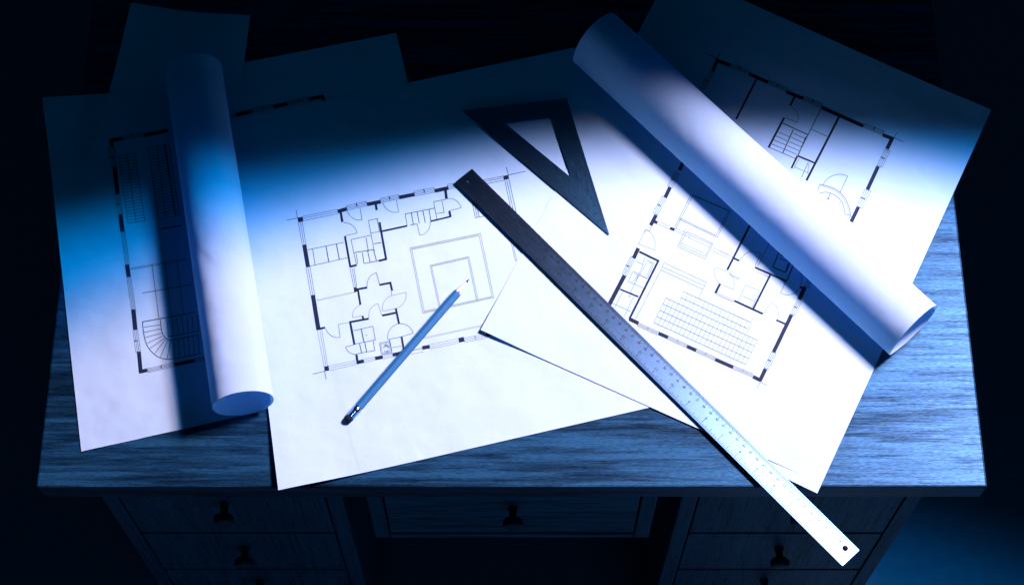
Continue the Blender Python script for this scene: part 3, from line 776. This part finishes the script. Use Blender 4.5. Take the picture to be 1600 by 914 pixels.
for i in range(1, 376):
    L = {0: 0.0072, 8: 0.0054, 4: 0.0042, 12: 0.0042}.get(i % 16, 0.0030 if i % 2 == 0 else 0.0021)
    x = RL - 0.006 - i * 0.0254 / 16
    if x < 0.004: break
    M.seg((x, -RW/2 + 0.0004), (x, -RW/2 + 0.0004 + L), 0.00052)
    if i % 16 == 0: M.text(str(i // 16), x, -RW/2 + 0.0098, 0.0028, 0.0005, -1)
M.build('engraved_scale', ruler)

# metal set square
zt, tt = Z0 + 0.0031, 0.0010
q = [at(*p, 0.0050) for p in ((721.5, 172), (885.5, 153), (952.5, 367))]
h = [at(*p, 0.0050) for p in ((788.0, 191.2), (861.5, 182.8), (892.6, 277.2))]
def rounded(P, r_):
    out = []
    for i in range(3):
        p, a_, b_ = P[i], P[i-1], P[(i+1) % 3]
        u, v = (a_-p).normalized(), (b_-p).normalized()
        s0, s1 = p + u*r_, p + v*r_
        for t in (0, .33, .66, 1): out.append((s0*(1-t)+p*t)*(1-t) + (p*(1-t)+s1*t)*t)
    return out
c = (q[0] + q[1] + q[2]) / 3; c.z = zt
tri = empty('set_square', c)
tag(tri, 'dark metal set square with a triangular opening, between the two floor plans', 'set square')
ud = (q[2] - q[1]).normalized()
plate('plate', rounded(q, 0.0022), [rounded(h, 0.0008)], zt, tt, STEEL_DARK, tri, c, (ud.x, ud.y))
# scale along the long side (from the tip) and along the right side
V0 = q[2]
for (E_, sgn, nm, inner) in ((q[0], -1, 160, None), (q[1], 1, 110, None)):
    ux_ = (E_ - V0); ux_.z = 0; LL = ux_.length; ux_.normalize(); uy_ = Vector((-ux_.y, ux_.x, 0)) * sgn
    M = Marks(V0, ux_, uy_, zt + tt + 0.00006, c)
    for i in range(12, nm):
        L = 0.0046 if i % 10 == 0 else (0.0036 if i % 5 == 0 else 0.0025)
        if i*0.001 > LL - 0.02: break
        M.seg((i*0.001, 0.0005), (i*0.001, 0.0005 + L), 0.00028)
        if i % 10 == 0 and i > 15: M.text(str(i // 10), i*0.001, 0.0074, 0.0024, 0.0004, -1 if sgn > 0 else 1)
    M.build('engraved_scale', tri)

# ------------------------------------------------------------------ pencil
pa, pb = at(541.5, 658, 0.006), at(734, 436, 0.004)
ax = (pb - pa); ax.z = 0; PL = ax.length; ax.normalize(); side = Vector((ax.y, -ax.x, 0)); up = Vector((0, 0, 1))   # side: lower right
PR = 0.0047
base = Vector((pa.x, pa.y, Z0 + 0.0016 + PR * 0.9))
pen = empty('pencil', base)
tag(pen, 'sharpened hexagonal pencil with an eraser end, pointing up across the plan', 'pencil')
def ringpts(x, r_, n, ph=0, radii=None, zoff=0.0):
    out = []
    for i in range(n):
        a_ = 2*pi*i/n + ph; q_ = radii[i] if radii else r_
        out.append(ax * x + side * (q_*cos(a_)) + up * (q_*sin(a_) + zoff))
    return out
def loft(name, rings, mat, cap0=True, cap1=True, smooth=False):
    n = len(rings[0]); V = [p for r_ in rings for p in r_]; F = []
    for j in range(len(rings)-1):
        for i in range(n): F.append((j*n+i, j*n+(i+1) % n, (j+1)*n+(i+1) % n, (j+1)*n+i))
    if cap0: F.append(tuple(reversed(range(n))))
    if cap1: F.append(tuple((len(rings)-1)*n + i for i in range(n)))
    return link(name, mesh(V, F), mat, pen, smooth)
PAINT = simple('pencil_lacquer', (0.012, 0.115, 0.29), 0.55, spec=0.12, var=0.06, scale=200)
PWOOD = simple('pencil_cedar', (0.30, 0.46, 0.68), 0.7, var=0.12, scale=900)
GRAPH = simple('graphite', (0.006, 0.02, 0.04), 0.45, spec=0.2, var=0.2, scale=900)
FERR = simple('ferrule_metal', (0.22, 0.45, 0.75), 0.16, metal=1.0, var=0.1)
RUBB = simple('eraser_rubber', (0.003, 0.012, 0.032), 0.85, spec=0.1)
ph = R(-4)
ap = PR * cos(pi/6)
TIPL = 0.0235
xs = PL - TIPL                                   # where the sharpened cone starts at the corners
slope = PR / (TIPL)
rad12 = [PR if i % 2 == 0 else ap for i in range(12)]
def body_ring(x, extra=0.0):
    return [ax * (x + (extra if i % 2 else 0.0)) + side * (rad12[i]*cos(2*pi*i/12+ph)) + up * (rad12[i]*sin(2*pi*i/12+ph)) for i in range(12)]
# corners point at ph, ph+60 ...; rotated so that an edge runs along the top
ph = R(90 - 60 + 0)
loft('hexagonal_body', [body_ring(0.0190), body_ring(xs, (PR-ap)/slope)], PAINT)
sharp = [body_ring(xs, (PR-ap)/slope)]
def cone_ring(x): return ringpts(x, (PL - x) * slope, 12, ph)
LEAD = 0.0062
loft('sharpened_wood', sharp + [cone_ring(PL - LEAD)], PWOOD, smooth=False)
loft('graphite_point', [cone_ring(PL - LEAD), cone_ring(PL - 0.0006), ringpts(PL, 0.00008, 12, ph)], GRAPH, smooth=True)
fr = []
x = 0.0065
prof_f = [(0.0062, PR*0.96)]
for i in range(5):
    x = 0.0072 + i * 0.0013; prof_f += [(x, PR*1.00), (x + 0.0004, PR*0.88), (x + 0.0008, PR*0.88), (x + 0.0012, PR*1.00)]
prof_f += [(0.0150, PR*1.02), (0.0200, PR*1.02), (0.0202, PR*0.98)]
loft('ferrule', [ringpts(x_, r_, 28) for x_, r_ in prof_f], FERR, smooth=True)
loft('eraser', [ringpts(x_, r_, 24) for x_, r_ in ((0.0, 0.0022), (0.0006, 0.0034), (0.0018, 0.0042), (0.0066, 0.0044))], RUBB, smooth=True)
